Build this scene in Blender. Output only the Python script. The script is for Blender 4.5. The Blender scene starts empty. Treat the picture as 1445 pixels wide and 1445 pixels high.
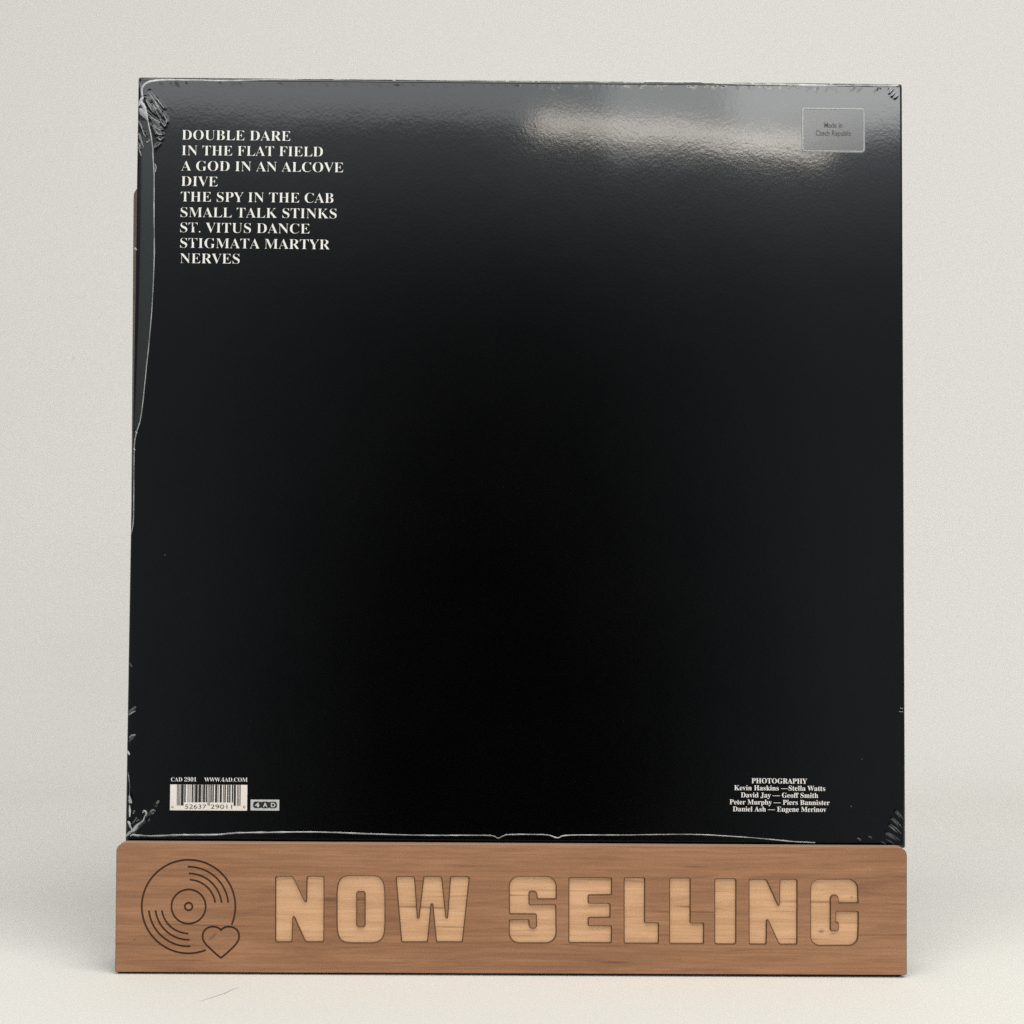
import bpy, bmesh, math, random
import numpy as np
from mathutils import Vector
from mathutils.geometry import delaunay_2d_cdt

scene = bpy.context.scene
COL = scene.collection

# ---------------------------------------------------------------- camera
cam_data = bpy.data.cameras.new("camera")
cam_data.sensor_width = 36.0
cam_data.lens = 36.0 * 2826.9 / 1445.0
cam_data.clip_start = 0.01
cam_data.clip_end = 50.0
cam = bpy.data.objects.new("camera", cam_data)
COL.objects.link(cam)
cam.location = (-0.00871, -0.80, 0.1841)
CAM_YAW, CAM_PITCH, CAM_ROLL = 0.00949, 0.00151, 0.00698
from mathutils import Matrix
cam.rotation_euler = (Matrix.Rotation(-CAM_YAW, 3, 'Z') @ Matrix.Rotation(math.pi / 2 + CAM_PITCH, 3, 'X')
                      @ Matrix.Rotation(CAM_ROLL, 3, 'Z')).to_euler()
scene.camera = cam

# ---------------------------------------------------------------- view
scene.view_settings.view_transform = 'Standard'
scene.view_settings.look = 'None'
scene.view_settings.exposure = 0.0
scene.view_settings.gamma = 1.0
scene.view_settings.use_curve_mapping = False
scene.cycles.use_denoising = False
scene.cycles.max_bounces = 8

# ---------------------------------------------------------------- the room's ambient light
world = bpy.data.worlds.new("World")
scene.world = world
world.use_nodes = True
wt = world.node_tree
wt.nodes.clear()

def wnode(t, **kw):
    n = wt.nodes.new(t)
    for k, v in kw.items():
        setattr(n, k, v)
    return n

def wmath(op, a, b=None, c=None):
    n = wnode('ShaderNodeMath', operation=op)
    for i, v in enumerate((a, b, c)):
        if v is None:
            continue
        if isinstance(v, (int, float)):
            n.inputs[i].default_value = v
        else:
            wt.links.new(v, n.inputs[i])
    return n.outputs[0]

tc = wnode('ShaderNodeTexCoord')
sp = wnode('ShaderNodeSeparateXYZ')
wt.links.new(tc.outputs['Generated'], sp.inputs[0])
dx, dy, dz = sp.outputs
# a dim end of the room facing the cover, brighter to both sides and overhead
ex = wmath('DIVIDE', dx, 0.185)
ez = wmath('DIVIDE', wmath('SUBTRACT', dz, -0.06), 0.46)
q = wmath('SQRT', wmath('ADD', wmath('MULTIPLY', ex, ex), wmath('MULTIPLY', ez, ez)))
back = wmath('GREATER_THAN', dy, 0.0)
q = wmath('ADD', q, wmath('MULTIPLY', back, 5.0))
mr = wnode('ShaderNodeMapRange', interpolation_type='SMOOTHSTEP')
wt.links.new(q, mr.inputs[0])
mr.inputs[1].default_value = 0.22
mr.inputs[2].default_value = 1.25
mr.inputs[3].default_value = 0.002
mr.inputs[4].default_value = 0.30
# glow band added behind the camera for the sleeve's upper sheen, stronger to the right
bz = wmath('DIVIDE', wmath('SUBTRACT', dz, 0.335), 0.068)
band = wmath('EXPONENT', wmath('MULTIPLY', wmath('MULTIPLY', bz, bz), -1.0))
front = wnode('ShaderNodeMapRange', interpolation_type='SMOOTHSTEP')
wt.links.new(dy, front.inputs[0])
front.inputs[1].default_value, front.inputs[2].default_value = -0.85, -0.4
front.inputs[3].default_value, front.inputs[4].default_value = 1.0, 0.0
side = wnode('ShaderNodeMapRange', interpolation_type='SMOOTHSTEP')
wt.links.new(dx, side.inputs[0])
side.inputs[1].default_value, side.inputs[2].default_value = -0.05, 0.30
side.inputs[3].default_value, side.inputs[4].default_value = 1.15, 2.3
band = wmath('MULTIPLY', wmath('MULTIPLY', band, front.outputs[0]), side.outputs[0])
bg = wnode('ShaderNodeBackground')
bg.inputs[0].default_value = (0.86, 0.94, 1.0, 1)
wt.links.new(wmath('ADD', mr.outputs[0], band), bg.inputs[1])
wo = wnode('ShaderNodeOutputWorld')
wt.links.new(bg.outputs[0], wo.inputs[0])

# ---------------------------------------------------------------- lamps
def area(name, loc, target, sx, sy, radiance, color, roll=0.0):
    d = bpy.data.lights.new(name, 'AREA')
    d.shape = 'RECTANGLE'
    d.size, d.size_y = sx, sy
    d.energy = radiance * math.pi * sx * sy
    d.color = color
    o = bpy.data.objects.new(name, d)
    COL.objects.link(o)
    o.location = loc
    aim = (Vector(target) - Vector(loc)).to_track_quat('-Z', 'Y').to_matrix()
    o.rotation_euler = (aim @ Matrix.Rotation(roll, 3, 'Z')).to_euler()
    return o

area("ceiling_softbox", (0.0, -1.52, 0.945), (0, 0, 0.30), 2.0, 0.20, 2.3, (0.97, 1.0, 1.0))
area("side_softbox", (0.50, -1.51, 0.935), (0.05, 0, 0.30), 0.78, 0.23, 2.3, (1.0, 1.0, 0.98))
area("bright_softbox", (0.62, -1.50, 0.945), (0.05, 0, 0.30), 0.70, 0.22, 2.7, (1.0, 1.0, 0.98))
area("warm_strip_lamp", (0.225, -1.49, 0.812), (0.05, 0, 0.3), 0.38, 0.022, 12.5, (1.0, 0.90, 0.78), -0.12)  # unseen narrow lamp, shaped for the warm highlight near the sleeve's top
area("overhead_lamp", (0.17, -0.60, 1.20), (0.14, -0.36, 0.0), 1.6, 0.6, 5.35, (1.0, 0.962, 0.885))

# ================================================================ materials
def new_mat(name):
    m = bpy.data.materials.new(name)
    m.use_nodes = True
    nt = m.node_tree
    return m, nt, nt.nodes['Principled BSDF']

def mix_color(nt, fac, a, b):
    n = nt.nodes.new('ShaderNodeMix')
    n.data_type = 'RGBA'
    for s, v in ((0, fac), (6, a), (7, b)):
        if isinstance(v, (tuple, float, int)):
            n.inputs[s].default_value = v
        else:
            nt.links.new(v, n.inputs[s])
    return n.outputs[2]

def noise(nt, vec, scale, detail=4.0, rough=0.55, dist=0.0):
    n = nt.nodes.new('ShaderNodeTexNoise')
    n.inputs['Scale'].default_value = scale
    n.inputs['Detail'].default_value = detail
    n.inputs['Roughness'].default_value = rough
    n.inputs['Distortion'].default_value = dist
    if vec is not None:
        nt.links.new(vec, n.inputs['Vector'])
    return n.outputs['Fac']

def ramp(nt, fac, stops):
    n = nt.nodes.new('ShaderNodeValToRGB')
    e = n.color_ramp.elements
    while len(e) < len(stops):
        e.new(0.5)
    for i, (p, c) in enumerate(stops):
        e[i].position = p
        e[i].color = c if len(c) == 4 else (*c, 1)
    nt.links.new(fac, n.inputs[0])
    return n.outputs[0]

def mapping(nt, scale, loc=(0, 0, 0), rot=(0, 0, 0)):
    t = nt.nodes.new('ShaderNodeTexCoord')
    mp = nt.nodes.new('ShaderNodeMapping')
    mp.inputs['Scale'].default_value = scale
    mp.inputs['Location'].default_value = loc
    mp.inputs['Rotation'].default_value = rot
    nt.links.new(t.outputs['Object'], mp.inputs[0])
    return mp.outputs[0]

def bump(nt, bsdf, height, strength, dist, normal_in='Normal'):
    b = nt.nodes.new('ShaderNodeBump')
    b.inputs['Strength'].default_value = strength
    b.inputs['Distance'].default_value = dist
    nt.links.new(height, b.inputs['Height'])
    nt.links.new(b.outputs[0], bsdf.inputs[normal_in])
    return b

def plain(name, color, rough=0.5, spec=0.5, coat=0.0, alpha=1.0, coat_rough=0.12):
    m, nt, b = new_mat(name)
    b.inputs['Base Color'].default_value = (*color, 1)
    b.inputs['Roughness'].default_value = rough
    b.inputs['Specular IOR Level'].default_value = spec
    b.inputs['Coat Weight'].default_value = coat
    b.inputs['Coat Roughness'].default_value = coat_rough
    b.inputs['Alpha'].default_value = alpha
    return m

def make_paper():
    m, nt, b = new_mat("white_backdrop_paper")
    v = mapping(nt, (1, 1, 1))
    big = noise(nt, v, 3.0, 3)
    col = ramp(nt, big, [(0.3, (0.775, 0.752, 0.712)), (0.7, (0.80, 0.78, 0.745))])
    fine = noise(nt, v, 900.0, 3)
    col = mix_color(nt, ramp(nt, fine, [(0.35, (0, 0, 0)), (0.7, (1, 1, 1))]), col, (0.82, 0.805, 0.765, 1))
    speck = noise(nt, v, 150.0, 2)
    col = mix_color(nt, ramp(nt, speck, [(0.76, (0, 0, 0)), (0.82, (0.25, 0.25, 0.25))]), col, (0.45, 0.42, 0.38, 1))
    nt.links.new(col, b.inputs['Base Color'])
    b.inputs['Roughness'].default_value = 0.85
    b.inputs['Specular IOR Level'].default_value = 0.2
    bump(nt, b, fine, 0.2, 0.0005)
    return m

def make_wood(name, dark, mid, light, seed, streak, knots=()):
    m, nt, b = new_mat(name)
    v = mapping(nt, (11, 60, 120), (seed, seed * 1.7, seed * 0.3), (0, 0.03, 0))
    grain = noise(nt, v, 1.0, 7, 0.66, 1.4)
    v2 = mapping(nt, (30, 300, 900), (seed * 3, 0, 0), (0, 0.02, 0))
    fibre = noise(nt, v2, 1.0, 3, 0.6, 0.3)
    v3 = mapping(nt, (5, 20, 22), (seed * 2, 4, 1))
    cloud = noise(nt, v3, 1.0, 2, 0.5, 0.4)
    col = ramp(nt, grain, [(0.28, dark), (0.5, mid), (0.72, light)])
    col = mix_color(nt, ramp(nt, cloud, [(0.35, (0, 0, 0)), (0.7, (0.55, 0.55, 0.55))]), col, (*light, 1))
    col = mix_color(nt, ramp(nt, fibre, [(0.42, (0.30, 0.30, 0.30)), (0.55, (0, 0, 0))]), col, (*dark, 1))
    # sparse dark pore lines
    v4 = mapping(nt, (14, 100, 430), (seed * 5, 2, 9), (0, 0.015, 0))
    line = noise(nt, v4, 1.0, 2, 0.5, 0.6)
    col = mix_color(nt, ramp(nt, line, [(0.64, (0, 0, 0)), (0.74, (streak, streak, streak))]), col,
                    (dark[0] * 0.5, dark[1] * 0.45, dark[2] * 0.4, 1))
    for (kx, kz, rx, rz, ang, k) in knots:
        kv = nt.nodes.new('ShaderNodeTexCoord')
        mp = nt.nodes.new('ShaderNodeMapping')
        mp.vector_type = 'TEXTURE'
        mp.inputs['Location'].default_value = (kx, 0, kz)
        mp.inputs['Rotation'].default_value = (0, -ang, 0)
        mp.inputs['Scale'].default_value = (rx, 1000, rz)
        nt.links.new(kv.outputs['Object'], mp.inputs[0])
        ln = nt.nodes.new('ShaderNodeVectorMath')
        ln.operation = 'LENGTH'
        nt.links.new(mp.outputs[0], ln.inputs[0])
        wob = nt.nodes.new('ShaderNodeMath')
        wob.operation = 'MULTIPLY_ADD'
        nt.links.new(fibre, wob.inputs[0])
        wob.inputs[1].default_value = 0.6
        nt.links.new(ln.outputs['Value'], wob.inputs[2])
        col = mix_color(nt, ramp(nt, wob.outputs[0], [(0.45, (k, k, k)), (1.0, (0, 0, 0))]), col, (0.13, 0.085, 0.06, 1))
    nt.links.new(col, b.inputs['Base Color'])
    # broad patches where the veneer turns greyer
    v5 = mapping(nt, (9, 20, 14), (seed, 7, 3))
    patch = noise(nt, v5, 1.0, 2, 0.5, 0.5)
    col = mix_color(nt, ramp(nt, patch, [(0.42, (0, 0, 0)), (0.62, (0.5, 0.5, 0.5))]), col, (mid[0] * 0.95, mid[1] * 1.08, mid[2] * 1.45, 1))
    # short irregular flecks
    v6 = mapping(nt, (60, 200, 620), (seed * 4, 1, 2), (0, -0.03, 0))
    fleck = noise(nt, v6, 1.0, 2, 0.5, 1.2)
    col = mix_color(nt, ramp(nt, fleck, [(0.58, (0, 0, 0)), (0.72, (0.5, 0.5, 0.5))]), col, (*dark, 1))
    b.inputs['Roughness'].default_value = 0.55
    b.inputs['Specular IOR Level'].default_value = 0.3
    bump(nt, b, fibre, 0.25, 0.0002)
    return m

def make_cover():
    m, nt, b = new_mat("black_gloss_print")
    v = mapping(nt, (1, 1, 1))
    tone = noise(nt, v, 25.0, 4)
    nt.links.new(ramp(nt, tone, [(0.3, (0.0010, 0.0010, 0.0011)), (0.7, (0.0017, 0.0016, 0.0017))]), b.inputs['Base Color'])
    b.inputs['Roughness'].default_value = 0.45
    b.inputs['Specular IOR Level'].default_value = 0.0
    b.inputs['Coat Weight'].default_value = 1.0
    b.inputs['Coat Roughness'].default_value = 0.06
    b.inputs['Coat IOR'].default_value = 1.5
    peel = noise(nt, v, 750.0, 4, 0.6)
    wave = noise(nt, v, 90.0, 2, 0.5)
    h = nt.nodes.new('ShaderNodeMath')
    h.operation = 'MULTIPLY_ADD'
    nt.links.new(wave, h.inputs[0])
    h.inputs[1].default_value = 1.6
    nt.links.new(peel, h.inputs[2])
    bump(nt, b, h.outputs[0], 0.075, 0.0001, 'Coat Normal')
    return m

def make_film(name, alpha_lo, alpha_hi, tint=(0.60, 0.615, 0.605)):  # pale tint stands in for highlights on folded film; faint version also colours dust
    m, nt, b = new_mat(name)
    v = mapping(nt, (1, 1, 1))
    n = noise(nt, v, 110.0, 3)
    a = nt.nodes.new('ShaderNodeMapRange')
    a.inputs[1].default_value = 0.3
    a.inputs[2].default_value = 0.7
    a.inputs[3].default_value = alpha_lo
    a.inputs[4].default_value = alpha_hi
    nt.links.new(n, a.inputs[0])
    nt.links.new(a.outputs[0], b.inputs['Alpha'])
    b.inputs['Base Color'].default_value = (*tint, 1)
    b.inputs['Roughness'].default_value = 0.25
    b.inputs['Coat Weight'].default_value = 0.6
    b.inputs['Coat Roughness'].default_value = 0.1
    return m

M_paper = make_paper()
M_panel = make_wood("walnut_veneer", (0.175, 0.082, 0.042), (0.312, 0.147, 0.072), (0.395, 0.202, 0.110), 3.1, 0.55, knots=[(-0.11919, 0.01525, 0.0046, 0.0012, 0.72, 0.8), (-0.15021, 0.01392, 0.0017, 0.0009, 0.6, 0.7)])
M_letter = make_wood("pale_engraved_wood", (0.42, 0.235, 0.118), (0.63, 0.365, 0.200), (0.70, 0.427, 0.247), 11.7, 0.8, knots=[(0.12391, 0.01839, 0.0026, 0.0016, 0.3, 0.6), (0.13601, 0.03204, 0.0014, 0.001, 0.0, 0.5)])
M_board = make_wood("walnut_board", (0.13, 0.088, 0.065), (0.19, 0.13, 0.098), (0.23, 0.165, 0.125), 7.7, 0.4)
M_panel_edge = plain("pale_top_edge", (0.36, 0.23, 0.165), 0.7, 0.2)  # paler tone for the panel's upward edges
M_burnt = plain("laser_burnt_wood", (0.085, 0.044, 0.025), 0.75, 0.2)
M_burntdark = plain("laser_cut_edge", (0.045, 0.028, 0.02), 0.7, 0.2)
M_rim = plain("scorched_letter_rim", (0.125, 0.066, 0.034), 0.7, 0.2)
M_cover = make_cover()
M_card = plain("black_card_edge", (0.012, 0.013, 0.013), 0.45, 0.5, 0.5)
M_ink = plain("off_white_ink", (0.76, 0.745, 0.70), 0.45, 0.4, 0.6)
M_ink_small = plain("small_white_ink", (0.76, 0.725, 0.695), 0.45, 0.4, 0.6)
M_label = plain("label_white", (0.78, 0.71, 0.655), 0.45, 0.4, 0.6)
M_logo_white = plain("logo_grey_white", (0.50, 0.505, 0.475), 0.45, 0.4, 0.6)
M_black = plain("black_ink", (0.008, 0.008, 0.008), 0.45, 0.4, 0.6)
M_film = make_film("film_fold_glint", 0.30, 1.0)
M_film_soft = make_film("film_glint_soft", 0.12, 0.75)
M_film_faint = make_film("film_glint_dust_faint", 0.05, 0.24)
M_sticker = plain("clear_sticker", (0.034, 0.035, 0.034), 0.5, 0.2, 1.0, 1.0, 0.14)
M_sticker_rim = plain("clear_sticker_rim", (0.23, 0.235, 0.23), 0.35, 0.6, 0.8, 1.0)
M_sticker_text = plain("grey_ink", (0.05, 0.05, 0.054), 0.6, 0.2, 0.15, 1.0)
M_overlap = plain("double_film", (0.016, 0.019, 0.018), 0.5, 0.0, 1.0, 1.0, 0.16)
M_fibre = plain("dark_fibre", (0.40, 0.37, 0.31), 0.6)

# ================================================================ object helpers
def link_mesh(name, verts, faces, mats, parent=None, fmats=None, smooth=False):
    me = bpy.data.meshes.new(name)
    me.from_pydata(verts, [], faces)
    for m in (mats if isinstance(mats, (list, tuple)) else [mats]):
        me.materials.append(m)
    if fmats is not None:
        me.polygons.foreach_set('material_index', fmats)
    if smooth:
        me.polygons.foreach_set('use_smooth', [True] * len(me.polygons))
    me.update()
    o = bpy.data.objects.new(name, me)
    COL.objects.link(o)
    if parent is not None:
        o.parent = parent
    return o

def thing(name, label, cat, loc=(0, 0, 0), rot=(0, 0, 0)):
    o = bpy.data.objects.new(name, None)
    o.empty_display_size = 0.02
    COL.objects.link(o)
    o.location = loc
    o.rotation_euler = rot
    o['label'] = label
    o['category'] = cat
    return o

def signed_area(p):
    return 0.5 * sum(p[i][0] * p[(i + 1) % len(p)][1] - p[(i + 1) % len(p)][0] * p[i][1] for i in range(len(p)))

def ccw(p):
    return list(p) if signed_area(p) > 0 else list(reversed(p))

def fillet(pts, seg=7):
    """pts: (x, y, r) -> polyline with rounded corners"""
    out = []
    n = len(pts)
    for i in range(n):
        p = Vector(pts[i][:2]); r = pts[i][2]
        a = Vector(pts[i - 1][:2]); b = Vector(pts[(i + 1) % n][:2])
        if r <= 0:
            out.append(tuple(p)); continue
        da, db = (a - p).normalized(), (b - p).normalized()
        half = math.acos(max(-1, min(1, da.dot(db)))) / 2
        t = min(r / math.tan(half), (a - p).length * 0.49, (b - p).length * 0.49)
        s, e = p + da * t, p + db * t
        for k in range(seg + 1):
            u = k / seg
            # quadratic + conic weight close to a circular arc
            w = math.sin(half)
            d = (1 - u) ** 2 + 2 * u * (1 - u) * w + u * u
            q = (s * (1 - u) ** 2 + p * 2 * u * (1 - u) * w + e * u * u) / d
            out.append((q.x, q.y))
    return out

def inset(poly, d):
    """move a CCW polygon's outline inward by d"""
    out = []
    n = len(poly)
    for i in range(n):
        p = Vector(poly[i]); a = Vector(poly[i - 1]); b = Vector(poly[(i + 1) % n])
        e1 = (p - a); e2 = (b - p)
        if e1.length < 1e-9 or e2.length < 1e-9:
            out.append(tuple(p)); continue
        e1.normalize(); e2.normalize()
        n1 = Vector((-e1.y, e1.x)); n2 = Vector((-e2.y, e2.x))
        m = n1 + n2
        if m.length < 1e-6:
            m = n1.copy()
        m.normalize()
        k = d / max(0.45, m.dot(n1))
        q = p + m * k
        out.append((q.x, q.y))
    return out

def cdt(polys):
    vs, fs = [], []
    for p in polys:
        s = len(vs)
        vs += [Vector(q) for q in p]
        fs.append(list(range(s, s + len(p))))
    r = delaunay_2d_cdt(vs, [], fs, 0, 1e-5, True)
    return r[0], r[2], r[5]

def catmull(pts, n=6):
    if len(pts) < 3:
        return [tuple(pts[0][k] + (pts[-1][k] - pts[0][k]) * i / n for k in range(len(pts[0]))) for i in range(n + 1)]
    P = [pts[0]] + list(pts) + [pts[-1]]
    out = []
    for i in range(1, len(P) - 2):
        for j in range(n):
            t = j / n
            out.append(tuple(0.5 * (2 * P[i][k] + (P[i + 1][k] - P[i - 1][k]) * t
                       + (2 * P[i - 1][k] - 5 * P[i][k] + 4 * P[i + 1][k] - P[i + 2][k]) * t * t
                       + (3 * P[i][k] - P[i - 1][k] - 3 * P[i + 1][k] + P[i + 2][k]) * t ** 3) for k in range(len(pts[0]))))
    out.append(tuple(pts[-1]))
    return out

MM = 0.001

# ================================================================ backdrop (one seamless sheet)
def build_backdrop():
    prof = [(-0.62, 0.0)]
    for i in range(1, 12):
        prof.append((-0.62 + i * 0.1, 0.0))
    y0, R = 0.50, 0.16
    for i in range(1, 17):
        a = i / 16 * math.pi / 2
        prof.append((y0 + R * math.sin(a), R - R * math.cos(a)))
    for i in range(1, 13):
        prof.append((y0 + R + 0.002 * i, R + i * 0.1))
    xs = [-1.3 + i * 0.1 for i in range(27)]
    vs = [(x, y, z) for (y, z) in prof for x in xs]
    n = len(xs)
    fs = [(j * n + i, j * n + i + 1, (j + 1) * n + i + 1, (j + 1) * n + i) for j in range(len(prof) - 1) for i in range(n - 1)]
    o = link_mesh("backdrop", vs, fs, M_paper, smooth=True)
    o['kind'] = 'structure'
build_backdrop()

# ================================================================ wooden stand
stand = thing("record_stand", "wooden record stand engraved NOW SELLING in pale letters with a disc and heart emblem", "record stand")

LETTERS = [
    ('N', [(-94.64, 39.52, 0.85), (-87.44, 39.56, 1.71), (-82.23, 28.77, 0.17), (-82.11, 39.59, 0.85), (-74.88, 39.63, 0.85), (-74.83, 13.01, 0.85), (-82.45, 12.97, 1.71), (-87.24, 23.46, 0.17), (-87.51, 12.94, 0.85), (-94.45, 12.91, 0.71)]),
    ('O', [(-50.51, 26.4, 0.0), (-50.49, 20.98, 0.0), (-50.54, 19.26, 0.0), (-50.63, 18.03, 0.0), (-50.75, 17.05, 0.0), (-50.92, 16.24, 0.0), (-51.13, 15.55, 0.0), (-51.39, 14.95, 0.0), (-51.7, 14.45, 0.0), (-52.06, 14.01, 0.0), (-52.48, 13.64, 0.0), (-52.97, 13.34, 0.0), (-53.54, 13.09, 0.0), (-54.24, 12.9, 0.0), (-55.12, 12.76, 0.0), (-56.34, 12.67, 0.0), (-60.21, 12.63, 0.0), (-64.07, 12.63, 0.0), (-65.3, 12.71, 0.0), (-66.18, 12.84, 0.0), (-66.88, 13.02, 0.0), (-67.46, 13.26, 0.0), (-67.95, 13.56, 0.0), (-68.38, 13.93, 0.0), (-68.74, 14.36, 0.0), (-69.05, 14.87, 0.0), (-69.32, 15.46, 0.0), (-69.54, 16.14, 0.0), (-69.72, 16.96, 0.0), (-69.86, 17.93, 0.0), (-69.97, 19.16, 0.0), (-70.04, 20.88, 0.0), (-70.09, 26.3, 0.0), (-70.11, 31.72, 0.0), (-70.07, 33.43, 0.0), (-69.98, 34.66, 0.0), (-69.85, 35.64, 0.0), (-69.69, 36.46, 0.0), (-69.47, 37.15, 0.0), (-69.22, 37.74, 0.0), (-68.91, 38.25, 0.0), (-68.55, 38.68, 0.0), (-68.13, 39.05, 0.0), (-67.64, 39.36, 0.0), (-67.07, 39.61, 0.0), (-66.37, 39.8, 0.0), (-65.49, 39.94, 0.0), (-64.27, 40.02, 0.0), (-60.4, 40.07, 0.0), (-56.54, 40.06, 0.0), (-55.31, 39.99, 0.0), (-54.43, 39.86, 0.0), (-53.73, 39.68, 0.0), (-53.15, 39.44, 0.0), (-52.66, 39.13, 0.0), (-52.23, 38.77, 0.0), (-51.87, 38.34, 0.0), (-51.55, 37.83, 0.0), (-51.29, 37.24, 0.0), (-51.07, 36.55, 0.0), (-50.89, 35.74, 0.0), (-50.74, 34.77, 0.0), (-50.64, 33.54, 0.0), (-50.57, 31.82, 0.0)]),
    ('W', [(-46.65, 39.66, 0.85), (-38.82, 39.7, 1.0), (-37.48, 21.64, 0.14), (-35.51, 39.72, 0.85), (-28.02, 39.76, 0.85), (-26.0, 21.7, 0.14), (-24.85, 39.78, 0.85), (-16.88, 39.82, 0.85), (-19.55, 13.22, 0.85), (-30.27, 13.17, 0.85), (-32.02, 29.67, 0.14), (-33.43, 13.15, 0.85), (-44.17, 13.1, 0.85)]),
    ('S', [(-1.49, 40.04, 4.27), (17.81, 40.14, 4.27), (17.82, 30.61, 0.43), (9.87, 30.57, 0.71), (9.56, 33.62, 1.28), (6.96, 33.61, 0.71), (6.99, 28.69, 0.43), (17.72, 28.74, 0.71), (17.94, 13.01, 4.27), (-1.3, 12.92, 4.27), (-1.26, 22.65, 0.57), (7.01, 22.75, 0.57), (7.14, 19.3, 1.14), (9.63, 19.31, 0.71), (9.54, 24.51, 0.43), (-1.19, 24.57, 0.57)]),
    ('E', [(22.4, 39.6, 0.71), (39.93, 39.61, 0.71), (39.89, 32.45, 0.43), (30.6, 32.23, 0.34), (30.62, 29.4, 0.34), (39.4, 29.39, 0.71), (39.39, 23.39, 0.43), (30.67, 23.21, 0.34), (30.69, 20.43, 0.34), (40.0, 20.42, 0.43), (40.0, 13.21, 0.71), (22.58, 13.18, 0.71)]),
    ('L', [(44.51, 39.69, 0.85), (53.15, 39.74, 0.85), (53.22, 21.76, 0.23), (58.8, 21.76, 0.63), (58.81, 13.05, 0.71), (44.7, 13.03, 0.71)]),
    ('L', [(62.7, 39.59, 0.85), (71.38, 39.63, 0.85), (71.44, 21.74, 0.23), (76.88, 21.74, 0.63), (76.89, 13.02, 0.71), (62.89, 13.01, 0.71)]),
    ('I', [(80.76, 39.51, 1.0), (89.66, 39.53, 1.0), (89.79, 12.92, 1.14), (80.94, 12.9, 1.14)]),
    ('N', [(94.51, 39.3, 0.85), (101.74, 39.34, 1.71), (106.81, 28.27, 0.17), (106.88, 39.37, 0.85), (114.14, 39.38, 0.85), (114.26, 12.95, 0.85), (106.89, 12.94, 1.71), (102.02, 23.23, 0.17), (101.92, 12.92, 0.85), (94.75, 12.94, 0.71)]),
    ('G', [(119.11, 39.46, 3.99), (138.29, 39.56, 3.99), (138.67, 29.65, 0.34), (130.35, 29.55, 0.43), (130.28, 32.72, 1.28), (127.52, 32.71, 1.28), (127.62, 18.88, 0.57), (130.54, 18.93, 0.57), (130.52, 21.73, 0.43), (129.38, 21.95, 0.34), (129.32, 26.71, 0.57), (138.8, 26.76, 0.85), (138.59, 12.59, 3.99), (119.35, 12.5, 3.99)])]
COUNTER = [(-61.84, 33.11, 0.71), (-58.93, 33.12, 0.71), (-58.83, 19.5, 0.71), (-61.74, 19.49, 0.71)]
OUTLINE = [(-157.65, 52.4, 3.7), (157.63, 52.25, 3.7), (157.91, 1.35, 0.57), (-157.84, 1.02, 0.57)]
ICON = {'c': (-128.95, 27.11), 'w': 0.76, 'R': 18.63, 'label_r': 6.81, 'hub_r': 1.51, 'arcs': [(15.87, 5.7, 91.7), (13.22, 6.8, 90), (10.71, 8.3, 88), (15.87, 186, 273), (13.22, 187, 272), (10.71, 188.5, 270)], 'heart': [(-116.0, 17.8), (-116.22, 18.06), (-116.47, 18.29), (-116.74, 18.49), (-117.04, 18.67), (-117.36, 18.82), (-117.71, 18.94), (-118.07, 19.04), (-118.46, 19.1), (-118.87, 19.14), (-119.29, 19.16), (-119.98, 19.1), (-120.61, 18.96), (-121.19, 18.73), (-121.72, 18.42), (-122.18, 18.04), (-122.56, 17.59), (-122.88, 17.07), (-123.1, 16.5), (-123.24, 15.89), (-123.29, 15.23), (-123.24, 14.66), (-123.12, 14.12), (-122.93, 13.6), (-122.67, 13.1), (-122.34, 12.62), (-121.96, 12.14), (-121.52, 11.66), (-121.03, 11.17), (-120.5, 10.68), (-119.93, 10.16), (-119.52, 9.78), (-119.11, 9.4), (-118.7, 9.02), (-118.29, 8.64), (-117.88, 8.28), (-117.48, 7.92), (-117.08, 7.59), (-116.69, 7.28), (-116.3, 6.99), (-115.92, 6.74), (-115.54, 7.01), (-115.15, 7.31), (-114.75, 7.64), (-114.34, 7.98), (-113.93, 8.35), (-113.51, 8.73), (-113.08, 9.13), (-112.64, 9.54), (-112.19, 9.96), (-111.73, 10.4), (-111.22, 10.9), (-110.75, 11.39), (-110.31, 11.87), (-109.92, 12.36), (-109.57, 12.85), (-109.27, 13.34), (-109.04, 13.85), (-108.86, 14.38), (-108.76, 14.92), (-108.72, 15.49), (-108.78, 16.12), (-108.94, 16.71), (-109.18, 17.24), (-109.51, 17.73), (-109.92, 18.15), (-110.39, 18.51), (-110.92, 18.8), (-111.5, 19.02), (-112.12, 19.15), (-112.77, 19.19), (-113.17, 19.17), (-113.56, 19.13), (-113.93, 19.06), (-114.28, 18.96), (-114.61, 18.83), (-114.93, 18.68), (-115.22, 18.5), (-115.5, 18.29), (-115.76, 18.06)]}

def arc_band(c, r, a0, a1, w, n=None):
    n = n or max(6, int(abs(a1 - a0) / 4))
    A = [math.radians(a0 + (a1 - a0) * i / n) for i in range(n + 1)]
    outer = [(c[0] + (r + w / 2) * math.cos(a), c[1] + (r + w / 2) * math.sin(a)) for a in A]
    inner = [(c[0] + (r - w / 2) * math.cos(a), c[1] + (r - w / 2) * math.sin(a)) for a in A]
    return outer + inner[::-1]

def path_bands(pts, w):
    """closed path -> band pieces (one quad strip split in two polygons)"""
    P = ccw(pts)
    o = inset(P, -w / 2); i = inset(P, w / 2)
    h = len(P) // 2
    a = o[:h + 1] + i[:h + 1][::-1]
    b = o[h:] + [o[0]] + ([i[0]] + i[h:][::-1])
    return [a, b]

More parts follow.
